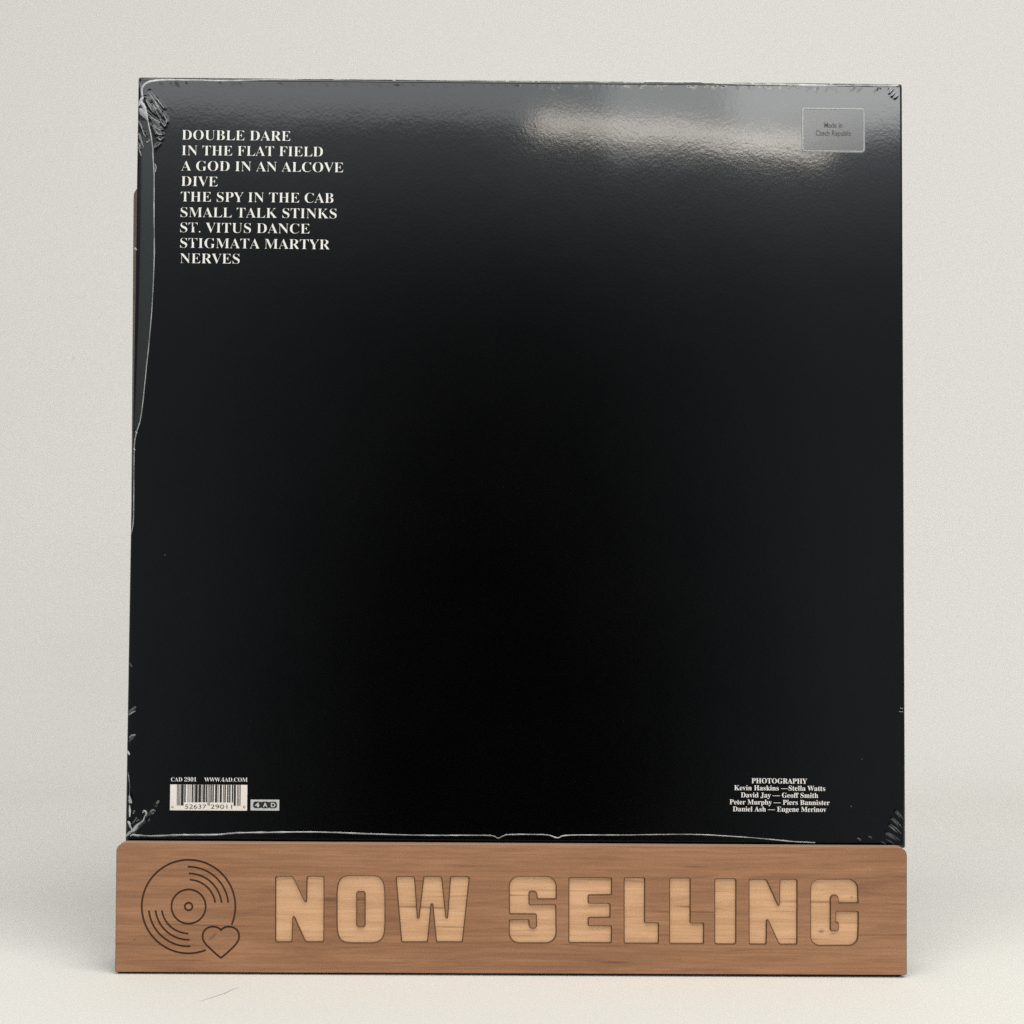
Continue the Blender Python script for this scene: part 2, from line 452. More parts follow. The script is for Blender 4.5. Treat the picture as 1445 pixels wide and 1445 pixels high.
def build_panel():
    D1, DI, INS = 1.05, 0.5, 0.44           # engraving depths and wall slope (mm)
    c = ICON['c']; w = ICON['w']
    disc = [arc_band(c, ICON['R'], -22.5, 135, w), arc_band(c, ICON['R'], 135, 292, w)]
    for r in (ICON['label_r'], ICON['hub_r']):
        disc += [arc_band(c, r, 0, 180, w, 40), arc_band(c, r, 180, 360, w, 40)]
    for (r, a0, a1) in ICON['arcs']:
        disc.append(arc_band(c, r, a0, a1, w * 0.95))
    heart = path_bands(ICON['heart'], w)
    outline = ccw(fillet(OUTLINE, 12))
    letters = [(n, ccw(fillet(p, 8))) for n, p in LETTERS]
    counter = ccw(fillet(COUNTER, 6))
    polys = [outline] + [p for _, p in letters] + [counter] + disc + heart
    nL = len(letters)
    vs, fs, orig = cdt(polys)
    ci = nL + 1
    first_disc = ci + 1
    first_heart = first_disc + len(disc)
    front, dface, hface = [], [], []
    for f, o in zip(fs, orig):
        o = set(o)
        if 0 not in o:
            continue
        if any(k >= first_heart for k in o):
            hface.append(f)
        elif any(k >= first_disc for k in o):
            dface.append(f)
        elif ci in o or not any(1 <= k <= nL for k in o):
            front.append(f)
    T = 4.2
    V = [(v[0] * MM, 0.0, v[1] * MM) for v in vs]
    # CCW in (x, z) seen from -Y: normal is -Y already
    F = [tuple(f) for f in front]; FM = [0] * len(F)
    # outer edge, slightly rounded over, and back
    n = len(outline)
    in2 = outline
    base = len(V)
    loops = [(0.0, 0.0), (-0.18, 0.22), (-0.18, T)]
    for (d, y) in loops:
        L = inset(in2, d)
        V += [(p[0] * MM, y * MM, p[1] * MM) for p in L]
    for k in range(len(loops) - 1):
        for i in range(n):
            j = (i + 1) % n
            up = outline[j][0] < outline[i][0] and outline[i][1] > 30 and abs(outline[j][1] - outline[i][1]) < abs(outline[j][0] - outline[i][0])
            F.append((base + k * n + i, base + (k + 1) * n + i, base + (k + 1) * n + j, base + k * n + j)); FM.append(2 if up else 1)
    F.append(tuple(base + 2 * n + i for i in range(n))[::-1]); FM.append(1)
    panel = link_mesh("front_panel", V, F, [M_panel, M_burntdark, M_panel_edge], stand, FM)
    panel['label'] = "walnut front panel with rounded upper corners"
    # letters sunk into the veneer
    for name, p in letters:
        rings = [(p, +1)]
        if name == 'O':
            rings.append((counter, -1))
        lv, lf, lm = [], [], []
        floors = []
        for poly, sgn in rings:
            q = inset(poly, INS * sgn)
            m = len(poly)
            b0 = len(lv)
            lv += [(a[0] * MM, 0.0, a[1] * MM) for a in poly] + [(a[0] * MM, D1 * MM, a[1] * MM) for a in q]
            for i in range(m):
                j = (i + 1) % m
                quad = (b0 + i, b0 + j, b0 + m + j, b0 + m + i)
                lf.append(quad if sgn > 0 else quad[::-1]); lm.append(1)
            floors.append(q)
        fv, ff, fo = cdt(floors)
        b0 = len(lv)
        lv += [(a[0] * MM, D1 * MM, a[1] * MM) for a in fv]
        for f, o in zip(ff, fo):
            if 0 in o and 1 not in o:
                lf.append(tuple(b0 + k for k in f)); lm.append(0)
        link_mesh("engraved_letter", lv, lf, [M_letter, M_rim], panel, lm)
    # burnt emblem grooves: floor at depth DI plus walls on the boundary
    for nm, faces in (("disc_emblem", dface), ("heart_emblem", hface)):
        edges = {}
        for f in faces:
            for i in range(len(f)):
                e = (f[i], f[(i + 1) % len(f)])
                edges[e] = edges.get(e, 0) + 1
        vmap = {}
        gv, gf = [], []
        def gi(k, y):
            if (k, y) not in vmap:
                vmap[(k, y)] = len(gv)
                gv.append((vs[k][0] * MM, y * MM, vs[k][1] * MM))
            return vmap[(k, y)]
        for f in faces:
            gf.append(tuple(gi(k, DI) for k in f))
        for (a, b) in edges:
            if (b, a) not in edges:
                gf.append((gi(a, 0.0), gi(b, 0.0), gi(b, DI), gi(a, DI)))
        link_mesh(nm, gv, gf, M_burnt, panel)
    return panel
build_panel()

def slab(name, x0, x1, y0, y1, z0, z1, mat, parent, bev=0.0006):
    bm = bmesh.new()
    bmesh.ops.create_cube(bm, size=1.0)
    for v in bm.verts:
        v.co = Vector(((x0 + x1) / 2 + v.co.x * (x1 - x0), (y0 + y1) / 2 + v.co.y * (y1 - y0), (z0 + z1) / 2 + v.co.z * (z1 - z0)))
    bmesh.ops.bevel(bm, geom=bm.edges[:], offset=bev, segments=2, affect='EDGES', profile=0.7)
    me = bpy.data.meshes.new(name)
    bm.to_mesh(me); bm.free()
    me.materials.append(mat)
    o = bpy.data.objects.new(name, me)
    COL.objects.link(o)
    o.parent = parent
    return o

slab("base", -0.1555, 0.1556, 0.0044, 0.092, 0.0002, 0.0062, M_burntdark, stand, 0.0004)
slab("dark_gap_strip", -0.1572, 0.1562, 0.0020, 0.0042, 0.0001, 0.00105, M_burntdark, stand, 0.0002)  # dark strip that deepens the shade in the gap under the panel
slab("ledge", -0.1500, 0.1500, 0.0044, 0.0283, 0.0440, 0.0500, M_board, stand)
LEAN = 0.05344

def build_back_board():
    # a leaning board with rounded upper corners; local frame: x, depth, height along the board
    W0, W1, H, T = (-158.04, 156.0, 312.91, 5.0)
    o = ccw(fillet([(W0, 0, 0), (W1, 0, 0), (W1, H, 5.0), (W0, H, 5.0)], 8))
    n = len(o)
    V = [(p[0] * MM, 0, p[1] * MM) for p in o] + [(p[0] * MM, T * MM, p[1] * MM) for p in o]
    F = [tuple(range(n)), tuple(range(n, 2 * n))[::-1]]
    F += [(i, n + i, n + (i + 1) % n, (i + 1) % n) for i in range(n)]
    b = link_mesh("back_board", V, F, [M_board, M_burntdark], stand, [0, 0] + [1] * n)
    b.location = (0, 0.0285, 0.0064)
build_back_board()
slab("support_fin", -0.004, 0.004, 0.0337, 0.088, 0.0063, 0.150, M_board, stand)

# ================================================================ sealed record sleeve
SW, SH = 315.0, 313.38
sleeve = thing("record_sleeve", "black shrink wrapped record sleeve with white track titles, leaning on the wooden stand", "record",
               (0.00156, 0.0085, 0.0505), (-LEAN, 0, -0.00039))

RIDGES = [
    ([(5.05, 307.55), (7.88, 304.02), (10.84, 300.25)], 0.6, 0.07),
    ([(4.21, 307.17), (7.05, 303.03), (10.03, 298.28)], 0.6, 0.07),
    ([(10.03, 298.28), (11.64, 295.97), (12.02, 294.62), (11.32, 292.73)], 0.6, 0.07),
    ([(9.17, 295.95), (9.97, 294.24), (11.21, 292.66)], 0.6, 0.07),
    ([(3.41, 303.98), (4.29, 301.78), (6.52, 298.37)], 0.6, 0.07),
    ([(6.47, 301.8), (7.47, 299.6), (8.73, 296.68)], 0.6, 0.07),
    ([(4.36, 297.86), (6.57, 295.68), (8.76, 294.47), (9.13, 293.86)], 0.6, 0.07),
    ([(4.62, 296.52), (7.31, 294.58), (9.02, 293.13)], 0.6, 0.07),
    ([(6.61, 293.23), (8.08, 291.77), (9.78, 291.05)], 0.6, 0.07),
    ([(7.36, 291.28), (8.48, 289.57), (10.34, 289.15)], 0.6, 0.07),
    ([(8.82, 287.67), (9.6, 287.09), (10.44, 287.68)], 0.6, 0.07),
    ([(0.18, 295.01), (1.42, 293.18), (2.05, 291.48)], 0.6, 0.07),
    ([(2.17, 291.23), (2.81, 289.28), (3.79, 288.19)], 0.6, 0.07),
    ([(3.82, 286.35), (4.43, 286.11), (5.38, 287.22)], 0.6, 0.07),
    ([(2.3, 290.74), (3.51, 290.51), (4.14, 288.92)], 0.6, 0.07),
    ([(0.38, 289.99), (1.27, 287.8), (2.71, 283.78)], 0.6, 0.07),
    ([(0.25, 286.32), (1.08, 284.37), (1.34, 283.4)], 0.6, 0.07),
    ([(4.23, 305.95), (5.22, 304.0), (5.0, 302.77)], 0.6, 0.07),
    ([(3.79, 303.0), (6.01, 300.08), (7.5, 297.65)], 0.6, 0.07),
    ([(6.45, 303.03), (8.68, 299.62), (10.42, 296.69)], 0.6, 0.07),
    ([(5.1, 297.13), (7.56, 294.22), (10.02, 291.3)], 0.6, 0.07),
    ([(7.58, 292.75), (9.07, 290.56), (10.17, 289.35)], 0.6, 0.07),
    ([(7.73, 283.7), (8.44, 284.56), (9.39, 285.42)], 0.6, 0.07),
    ([(6.13, 292.98), (7.37, 291.03), (7.64, 289.32)], 0.6, 0.07),
    ([(2.31, 304.95), (3.52, 304.72), (4.51, 303.5)], 0.6, 0.07),
    ([(207.15, 312.28), (207.09, 309.8)], 0.4, 0.06614),
    ([(208.99, 312.28), (208.11, 311.05)], 0.4, 0.05408),
    ([(213.62, 312.27), (213.09, 310.72)], 0.4, 0.07538),
    ([(215.33, 312.27), (215.81, 309.5)], 0.4, 0.07154),
    ([(217.13, 312.27), (216.2, 311.0)], 0.4, 0.06155),
    ([(226.4, 312.26), (226.6, 310.75)], 0.4, 0.07879),
    ([(227.99, 312.26), (227.69, 310.35)], 0.4, 0.05851),
    ([(229.48, 312.25), (228.48, 309.68)], 0.4, 0.06887),
    ([(234.05, 312.25), (233.13, 310.67)], 0.4, 0.07876),
    ([(236.27, 312.25), (236.49, 309.37)], 0.4, 0.07411),
    ([(238.05, 312.24), (237.14, 310.9)], 0.4, 0.07964),
    ([(240.75, 312.24), (239.99, 310.35)], 0.4, 0.07555),
    ([(241.84, 312.24), (241.16, 310.94)], 0.4, 0.05658),
    ([(247.14, 312.24), (247.67, 309.63)], 0.4, 0.05191),
    ([(248.7, 312.23), (249.21, 310.68)], 0.4, 0.07537),
    ([(252.35, 312.23), (252.02, 309.95)], 0.4, 0.06754),
    ([(254.15, 312.23), (253.09, 309.56)], 0.4, 0.06275),
    ([(255.75, 312.23), (255.8, 310.48)], 0.4, 0.07922),
    ([(257.46, 312.22), (257.31, 311.01)], 0.4, 0.0653),
    ([(258.51, 312.22), (258.99, 309.54)], 0.4, 0.06696),
    ([(260.15, 312.22), (259.49, 310.2)], 0.4, 0.07083),
    ([(261.2, 312.22), (260.09, 309.42)], 0.4, 0.05379),
    ([(262.83, 312.22), (262.77, 310.27)], 0.4, 0.05594),
    ([(264.34, 312.22), (264.26, 310.32)], 0.4, 0.07203),
    ([(265.4, 312.22), (265.44, 309.29)], 0.4, 0.05279),
    ([(267.48, 312.21), (267.3, 310.58)], 0.4, 0.06943),
    ([(268.64, 312.21), (267.76, 310.23)], 0.4, 0.06035),
    ([(270.79, 312.21), (270.23, 310.22)], 0.4, 0.07597),
    ([(272.41, 312.21), (272.06, 310.73)], 0.4, 0.05168),
    ([(275.76, 312.21), (275.22, 309.1)], 0.4, 0.07322),
    ([(277.24, 312.2), (276.43, 310.32)], 0.4, 0.05449),
    ([(278.73, 312.2), (278.59, 310.02)], 0.4, 0.07722),
    ([(279.96, 312.2), (278.99, 308.77)], 0.4, 0.07954),
    ([(283.8, 312.2), (282.91, 309.24)], 0.4, 0.0682),
    ([(285.51, 312.2), (285.69, 310.2)], 0.4, 0.04738),
    ([(287.31, 312.19), (287.81, 309.09)], 0.4, 0.07663),
    ([(293.24, 312.19), (293.52, 309.24)], 0.4, 0.0555),
    ([(295.14, 312.18), (294.07, 310.01)], 0.4, 0.06643),
    ([(296.62, 312.18), (296.35, 308.95)], 0.4, 0.07238),
    ([(298.11, 312.18), (297.25, 309.72)], 0.4, 0.051),
    ([(303.3, 312.18), (303.79, 308.95)], 0.4, 0.0545),
    ([(304.68, 312.17), (304.43, 309.98)], 0.4, 0.07218),
    ([(305.71, 312.17), (306.07, 310.69)], 0.4, 0.04739),
    ([(309.16, 312.17), (309.18, 310.24)], 0.4, 0.0573),
    ([(311.03, 312.17), (311.28, 310.13)], 0.4, 0.05651),
    ([(8.78, 311.66), (9.72, 309.81)], 0.45, 0.0166),
    ([(9.91, 311.66), (10.77, 309.1)], 0.45, 0.02261),
    ([(13.45, 311.66), (14.22, 309.24)], 0.45, 0.02341),
    ([(15.34, 311.66), (15.87, 309.54)], 0.45, 0.0289),
    ([(16.31, 311.66), (17.02, 308.93)], 0.45, 0.03373),
    ([(19.76, 311.67), (20.47, 310.27)], 0.45, 0.03126),
    ([(25.56, 311.67), (25.98, 309.45)], 0.45, 0.0151),
    ([(27.58, 311.68), (28.0, 308.94)], 0.45, 0.01858),
    ([(33.66, 311.68), (34.66, 310.44)], 0.45, 0.03035),
    ([(38.54, 311.69), (39.14, 309.51)], 0.45, 0.03156),
    ([(39.77, 311.69), (40.31, 309.42)], 0.45, 0.03007),
    ([(41.21, 311.69), (41.88, 309.89)], 0.45, 0.02336),
    ([(42.21, 311.69), (43.38, 309.79)], 0.45, 0.02995),
    ([(46.92, 311.69), (47.81, 308.93)], 0.45, 0.01799),
    ([(50.14, 311.7), (50.85, 309.25)], 0.45, 0.01872),
    ([(51.4, 311.7), (52.23, 309.97)], 0.45, 0.01965),
    ([(57.79, 311.71), (58.29, 310.49)], 0.45, 0.02459),
    ([(59.22, 311.71), (59.85, 309.96)], 0.45, 0.03048),
    ([(61.88, 311.71), (62.62, 309.05)], 0.45, 0.03143),
    ([(63.57, 311.71), (64.52, 309.02)], 0.45, 0.02301),
    ([(67.07, 311.71), (67.59, 309.26)], 0.45, 0.02851),
    ([(70.57, 311.72), (71.1, 310.21)], 0.45, 0.02909),
    ([(75.27, 311.72), (76.21, 310.4)], 0.45, 0.01685),
    ([(77.36, 311.72), (77.99, 309.52)], 0.45, 0.02851),
    ([(78.24, 311.73), (78.94, 309.69)], 0.45, 0.0192),
    ([(81.41, 311.73), (81.83, 310.06)], 0.45, 0.02831),
    ([(84.65, 311.73), (85.79, 309.9)], 0.45, 0.03045),
    ([(86.63, 311.73), (87.54, 309.4)], 0.45, 0.03112),
    ([(91.83, 311.74), (92.57, 309.94)], 0.45, 0.02936),
    ([(93.69, 311.74), (94.17, 309.42)], 0.45, 0.02762),
    ([(96.66, 311.74), (97.78, 310.32)], 0.45, 0.02163),
    ([(98.58, 311.74), (99.38, 309.42)], 0.45, 0.02415),
    ([(99.91, 311.75), (100.29, 309.3)], 0.45, 0.03009),
    ([(102.98, 311.75), (103.63, 309.02)], 0.45, 0.01584),
    ([(104.59, 311.75), (105.57, 309.95)], 0.45, 0.02166),
    ([(106.05, 311.75), (107.04, 309.95)], 0.45, 0.03194),
    ([(107.09, 311.75), (107.49, 310.37)], 0.45, 0.03058),
    ([(109.03, 311.76), (109.5, 309.84)], 0.45, 0.02987),
    ([(112.83, 311.76), (113.49, 310.24)], 0.45, 0.02555),
    ([(114.54, 311.76), (115.07, 309.2)], 0.45, 0.0156),
    ([(118.84, 311.76), (119.64, 309.55)], 0.45, 0.02767),
    ([(125.98, 311.77), (126.96, 309.42)], 0.45, 0.02484),
    ([(127.62, 311.77), (128.09, 309.65)], 0.45, 0.01574),
    ([(130.74, 311.78), (131.9, 309.02)], 0.45, 0.01771),
    ([(133.73, 311.78), (134.23, 310.46)], 0.45, 0.02578),
    ([(135.96, 311.78), (137.03, 309.37)], 0.45, 0.01769),
    ([(142.27, 311.79), (143.29, 308.96)], 0.45, 0.03223),
    ([(145.37, 311.79), (145.71, 310.47)], 0.45, 0.01901),
    ([(146.48, 311.79), (147.4, 309.66)], 0.45, 0.02344),
    ([(148.3, 311.79), (149.02, 309.27)], 0.45, 0.02303),
    ([(151.37, 311.8), (152.0, 309.68)], 0.45, 0.02693),
    ([(152.57, 311.8), (153.06, 309.23)], 0.45, 0.01787),
    ([(154.12, 311.8), (154.61, 310.32)], 0.45, 0.02307),
    ([(155.24, 311.8), (155.64, 310.32)], 0.45, 0.02481),
    ([(156.21, 311.8), (156.9, 309.9)], 0.45, 0.02907),
    ([(157.16, 311.8), (157.8, 310.58)], 0.45, 0.03431),
    ([(158.35, 311.8), (159.07, 310.33)], 0.45, 0.02745),
    ([(159.73, 311.8), (160.09, 309.33)], 0.45, 0.0205),
    ([(161.76, 311.81), (162.88, 310.1)], 0.45, 0.02),
    ([(164.82, 311.81), (165.21, 309.42)], 0.45, 0.03439),
    ([(166.56, 311.81), (166.89, 310.47)], 0.45, 0.01841),
    ([(167.49, 311.81), (168.37, 309.04)], 0.45, 0.01901),
    ([(169.79, 311.81), (170.8, 309.01)], 0.45, 0.0338),
    ([(170.72, 311.82), (171.56, 308.96)], 0.45, 0.01676),
    ([(173.07, 311.82), (173.66, 309.43)], 0.45, 0.03357),
    ([(179.24, 311.82), (179.74, 309.26)], 0.45, 0.02461),
    ([(180.51, 311.82), (181.44, 309.57)], 0.45, 0.02921),
    ([(181.95, 311.83), (182.39, 309.38)], 0.45, 0.01546),
    ([(185.37, 311.83), (185.89, 309.15)], 0.45, 0.02785),
    ([(191.02, 311.83), (191.64, 310.53)], 0.45, 0.02299),
    ([(193.29, 311.84), (194.09, 310.46)], 0.45, 0.01662),
    ([(195.11, 311.84), (195.46, 310.39)], 0.45, 0.02789),
    ([(196.85, 311.84), (197.35, 308.94)], 0.45, 0.0194),
    ([(198.55, 311.84), (199.53, 309.59)], 0.45, 0.03077),
    ([(200.21, 311.84), (200.66, 310.52)], 0.45, 0.03151),
    ([(201.25, 311.84), (202.39, 310.32)], 0.45, 0.03287),
    ([(202.25, 311.85), (202.75, 309.19)], 0.45, 0.02731),
    ([(309.69, 309.41), (312.33, 312.1)], 0.5, 0.06),
    ([(310.59, 308.18), (312.94, 310.67)], 0.5, 0.06),
    ([(311.91, 307.38), (313.54, 309.24)], 0.5, 0.06),
    ([(311.22, 14.94), (313.89, 11.58)], 0.7, 0.07),
    ([(309.72, 12.27), (313.4, 8.04)], 0.7, 0.07),
    ([(308.82, 9.61), (313.39, 5.67)], 0.7, 0.07),
    ([(307.61, 6.35), (312.67, 3.13)], 0.7, 0.07),
    ([(3.34, 5.43), (4.4, 7.06), (5.68, 8.25), (7.18, 9.66), (8.44, 12.26)], 0.7, 0.08),
    ([(1.47, 19.58), (2.39, 16.55)], 0.7, 0.08),
    ([(9.52, 12.7), (12.55, 13.58)], 0.7, 0.08),
    ([(12.29, 15.96), (13.57, 17.27)], 0.7, 0.08),
    ([(1.22, 8.77), (2.79, 5.75)], 0.7, 0.08)]     # (list of (u, v), width, height) in mm: folds of the tight film
PLEATS = []
rng = random.Random(5)

def seg_dist(U, V, a, b):
    ax, ay = a; bx, by = b
    dx, dy = bx - ax, by - ay
    L = dx * dx + dy * dy + 1e-9
    t = np.clip(((U - ax) * dx + (V - ay) * dy) / L, 0, 1)
    return np.hypot(U - ax - t * dx, V - ay - t * dy), t

SEAM = [(2.35, 313.37), (3.36, 299.56), (4.94, 292.24), (5.85, 288.09), (6.53, 283.33), (6.67, 280.09), (7.14, 274.51), (7.32, 269.22), (7.5, 255.8), (7.82, 243.7), (7.76, 231.5), (7.25, 216.34), (6.17, 201.21), (5.49, 193.49), (3.68, 173.73), (1.73, 165.89), (1.0, 159.51), (1.13, 143.32), (1.08, 129.47), (-0.16, 124.27), (0.04, 123.12), (-0.14, 82.9), (0.97, 0.28)]
seam_v = np.array([p[1] for p in SEAM][::-1]); seam_u = np.array([p[0] for p in SEAM][::-1])

def smooth01(x):
    x = np.clip(x, 0, 1)
    return x * x * (3 - 2 * x)

def height(U, V, fine=True):
    U = np.asarray(U, float); V = np.asarray(V, float)
    cu, cv = (U - SW / 2) / (SW / 2), (V - SH / 2) / (SH / 2)
    h = 0.55 * (1 - cu ** 2 * 0.6) * (1 - cv ** 4 * 0.4)                  # gentle pillow of a sealed sleeve
    h = h - 0.10 * smooth01((U - 250) / 65) * ((U - 250) / 65).clip(0) * 6 * 0.5
    # slow ripples of the card
    h = h + 0.018 * np.sin(U * 0.061 + 1.0) * np.sin(V * 0.043 + 0.5) + 0.004 * np.sin(U * 0.13 + V * 0.05)
    # the film slopes away between the left fold and the spine
    su = np.interp(V, seam_v, seam_u)
    d = (su - U)
    h = h - 0.055 * np.clip(d, 0, None)
    # rounded rims
    for dist, r in ((U, 1.3), (SW - U, 1.2), (SH - V, 1.6), (V, 1.0)):
        k = np.clip((r - dist) / r, 0, 1)
        h = h - r * 0.9 * (1 - np.sqrt(np.clip(1 - k * k, 0, 1)))
    if fine:
        for pts, w, a in RIDGES:
            for i in range(len(pts) - 1):
                p, q2 = pts[i], pts[i + 1]
                lo_u, hi_u = min(p[0], q2[0]) - 4 * w, max(p[0], q2[0]) + 4 * w
                lo_v, hi_v = min(p[1], q2[1]) - 4 * w, max(p[1], q2[1]) + 4 * w
                m = (U > lo_u) & (U < hi_u) & (V > lo_v) & (V < hi_v)
                if not m.any():
                    continue
                dd, t = seg_dist(U[m], V[m], p, q2)
                h[m] = h[m] + a * np.exp(-(dd / w) ** 2) * ((1 - t) if len(pts) == 2 else 1.0)
    return h

def build_cover():
    # finer rows and columns near the rims where the film folds
    def axis(L, step_e, step_m, e0, e1):
        a = list(np.arange(0, e0, step_e)) + list(np.arange(e0, L - e1, step_m)) + list(np.arange(L - e1, L, step_e)) + [L]
        return np.array(a)
    us = axis(SW, 0.3, 0.6, 22, 12)
    vs = axis(SH, 0.3, 0.9, 24, 30)
    U, V = np.meshgrid(us, vs)
    H = height(U, V)
    nu, nv = len(us), len(vs)
    co = np.stack([(U - SW / 2) * MM, -H * MM, V * MM], -1).reshape(-1, 3)
    idx = np.arange(nu * nv).reshape(nv, nu)
    f = np.stack([idx[:-1, :-1], idx[:-1, 1:], idx[1:, 1:], idx[1:, :-1]], -1).reshape(-1, 4)
    me = bpy.data.meshes.new("cover")
    me.vertices.add(len(co)); me.vertices.foreach_set('co', co.ravel())
    me.loops.add(f.size); me.loops.foreach_set('vertex_index', f.ravel())
    me.polygons.add(len(f))
    me.polygons.foreach_set('loop_start', np.arange(0, f.size, 4))
    me.polygons.foreach_set('use_smooth', np.ones(len(f), dtype=bool))
    me.update(calc_edges=True); me.validate()
    me.materials.append(M_cover)
    o = bpy.data.objects.new("cover", me)
    COL.objects.link(o)
    o.parent = sleeve
    return o
build_cover()
slab("sleeve_board", -SW / 2 * MM + 0.0001, SW / 2 * MM - 0.0001, 0.0020, 0.0048, 0.0001, SH * MM - 0.0001, M_card, sleeve, 0.0008)

def on_cover(u, v, lift):
    h = float(height(np.array([u]), np.array([v]), False)[0])
    return ((u - SW / 2) * MM, -(h + lift) * MM, v * MM)

# ---------------------------------------------------------------- printed writing
def serif(s):
    r = ''
    for ch in s:
        if 'A' <= ch <= 'Z': r += chr(0x1D400 + ord(ch) - 65)
        elif 'a' <= ch <= 'z': r += chr(0x1D41A + ord(ch) - 97)
        elif '0' <= ch <= '9': r += chr(0x1D7CE + ord(ch) - 48)
        else: r += ch
    return r

_deps_curves = []
def text_mesh(body, weight=0.0, space=1.0):
    c = bpy.data.curves.new("text", 'FONT')
    c.body = body
    c.size = 1.0
    c.offset = weight
    c.resolution_u = 5
    c.space_word = space
    o = bpy.data.objects.new("text", c)
    COL.objects.link(o)
    bpy.context.view_layer.update()
    dg = bpy.context.evaluated_depsgraph_get()
    me = bpy.data.meshes.new_from_object(o.evaluated_get(dg))
    bpy.data.objects.remove(o); bpy.data.curves.remove(c)
    return me

_cap = {}
def cap_height(kind):
    if kind not in _cap:
        me = text_mesh(serif('E') if kind == 'serif' else 'E')
        ys = [v.co.y for v in me.vertices]
        _cap[kind] = (max(ys) - min(ys)) if ys else 0.66
        bpy.data.meshes.remove(me)
    return _cap[kind]

def write(name, body, p0, p1, cap, mat, parent, kind='serif', weight=0.0, lift=0.09, label=None, space=1.0):
    """lay a line of print from p0 to p1 (mm on the cover), capitals cap mm high"""
    me = text_mesh(serif(body) if kind == 'serif' else body, weight, space)
    xs = [v.co.x for v in me.vertices]
    x0, x1 = min(xs), max(xs)
    a, b = Vector(p0), Vector(p1)
    d = (b - a)
    L = d.length
    d.normalize()
    nrm = Vector((-d.y, d.x))
    sy = cap / cap_height(kind)
    for v in me.vertices:
        q = a + d * ((v.co.x - x0) / (x1 - x0) * L) + nrm * (v.co.y * sy)
        v.co = on_cover(q.x, q.y, lift)
    me.name = name
    me.materials.clear()
    me.materials.append(mat)
    o = bpy.data.objects.new(name, me)
    COL.objects.link(o)
    o.parent = parent
    if label:
        o['label'] = label
    return o

for body, p0, p1, cap in [
    ('DOUBLE DARE', (18.39, 287.17), (62.97, 287.0), 4.07),
    ('IN THE FLAT FIELD', (18.4, 280.72), (76.31, 280.61), 4.07),
    ('A GOD IN AN ALCOVE', (18.32, 274.34), (84.77, 274.12), 4.07),
    ('DIVE', (18.39, 267.96), (33.38, 267.85), 4.07),
    ('THE SPY IN THE CAB', (18.38, 261.53), (80.9, 261.39), 4.07),
    ('SMALL TALK STINKS', (18.39, 255.1), (82.25, 254.97), 4.07),
    ('ST. VITUS DANCE', (18.37, 248.8), (71.29, 248.63), 4.07),
    ('STIGMATA MARTYR', (18.42, 242.39), (79.66, 242.16), 4.07),
    ('NERVES', (18.46, 236.04), (42.8, 235.97), 4.07)]:
    write("track_title", body, p0, p1, cap, M_ink, sleeve, weight=-0.0125, label="printed line reading " + body)
for body, p0, p1, cap in [
    ('PHOTOGRAPHY', (252.58, 25.85), (275.09, 25.75), 2.01),
    ('Kevin Haskins —Stella Watts', (245.55, 23.02), (282.41, 22.91), 1.95),
    ('David Jay — Geoff Smith', (248.25, 20.13), (279.54, 20.08), 1.95),
    ('Peter Murphy — Piers Bannister', (243.69, 17.31), (284.21, 17.2), 1.95),
    ('Daniel Ash — Eugene Merinov', (244.98, 14.5), (282.85, 14.45), 1.95)]:
    write("credit_line", body, p0, p1, cap, M_ink_small, sleeve, weight=0.0, label="small printed line reading " + body)
for nm, body, p0, p1, cap in [
    ('catalogue_number', 'CAD 2901', (18.11, 25.21), (28.31, 25.24), 1.6),
    ('web_address', 'WWW.4AD.COM', (31.53, 25.2), (48.9, 25.25), 1.6)]:
    write(nm, body, p0, p1, cap, M_ink_small, sleeve, weight=-0.006)

def flat_poly(name, polys, mat, parent, lift):
    V, F = [], []
    for p in polys:
        b = len(V)
        V += [on_cover(q[0], q[1], lift) for q in p]
        F.append(tuple(range(b, b + len(p))))
    return link_mesh(name, V, F, mat, parent)

# ---------------------------------------------------------------- barcode
def build_barcode():
    (L, R, T, B), (bx0, bx1), (yb, yg) = ((17.84, 48.91, 23.99, 13.65), (20.59, 46.2), (16.88, 15.57))
    lab = flat_poly("barcode_label", [ccw([(L, B), (R, B), (R, T), (L, T)])], M_label, sleeve, 0.09)
    codeL = "0001101 0011001 0010011 0111101 0100011 0110001 0101111 0111011 0110111 0001011".split()
    digits = "652637290110"
    bits = "101"; guard = [True] * 3
    for i, ch in enumerate(digits):
        pat = codeL[int(ch)]
        if i >= 6:
            pat = ''.join('1' if k == '0' else '0' for k in pat)
        if i == 6:
            bits += "01010"; guard += [True] * 5
        bits += pat; guard += [i in (0, 11)] * 7
    bits += "101"; guard += [True] * 3
    w = (bx1 - bx0) / 95
    quads = []
    i = 0
    while i < 95:
        if bits[i] == '1':
            j = i
            while j < 95 and bits[j] == '1' and guard[j] == guard[i]:
                j += 1
            bot = yg if guard[i] else yb
            g = 0.07 * w
            quads.append([(bx0 + i * w - g, bot), (bx0 + j * w + g, bot), (bx0 + j * w + g, T - 0.02), (bx0 + i * w - g, T - 0.02)])
            i = j
        else:
            i += 1
    flat_poly("barcode_bars", quads, M_black, lab, 0.13)
    for body, p0, p1, cap in [
    ('6', (18.48, 14.47), (19.33, 14.48), 1.05),
    ('52637', (23.89, 14.33), (32.49, 14.34), 1.65),
    ('29011', (34.2, 14.35), (42.91, 14.36), 1.65),
    ('0', (47.28, 14.56), (48.17, 14.57), 1.05)]:
        write("barcode_digits", body, p0, p1, cap, M_black, lab, kind='sans', lift=0.13)
build_barcode()

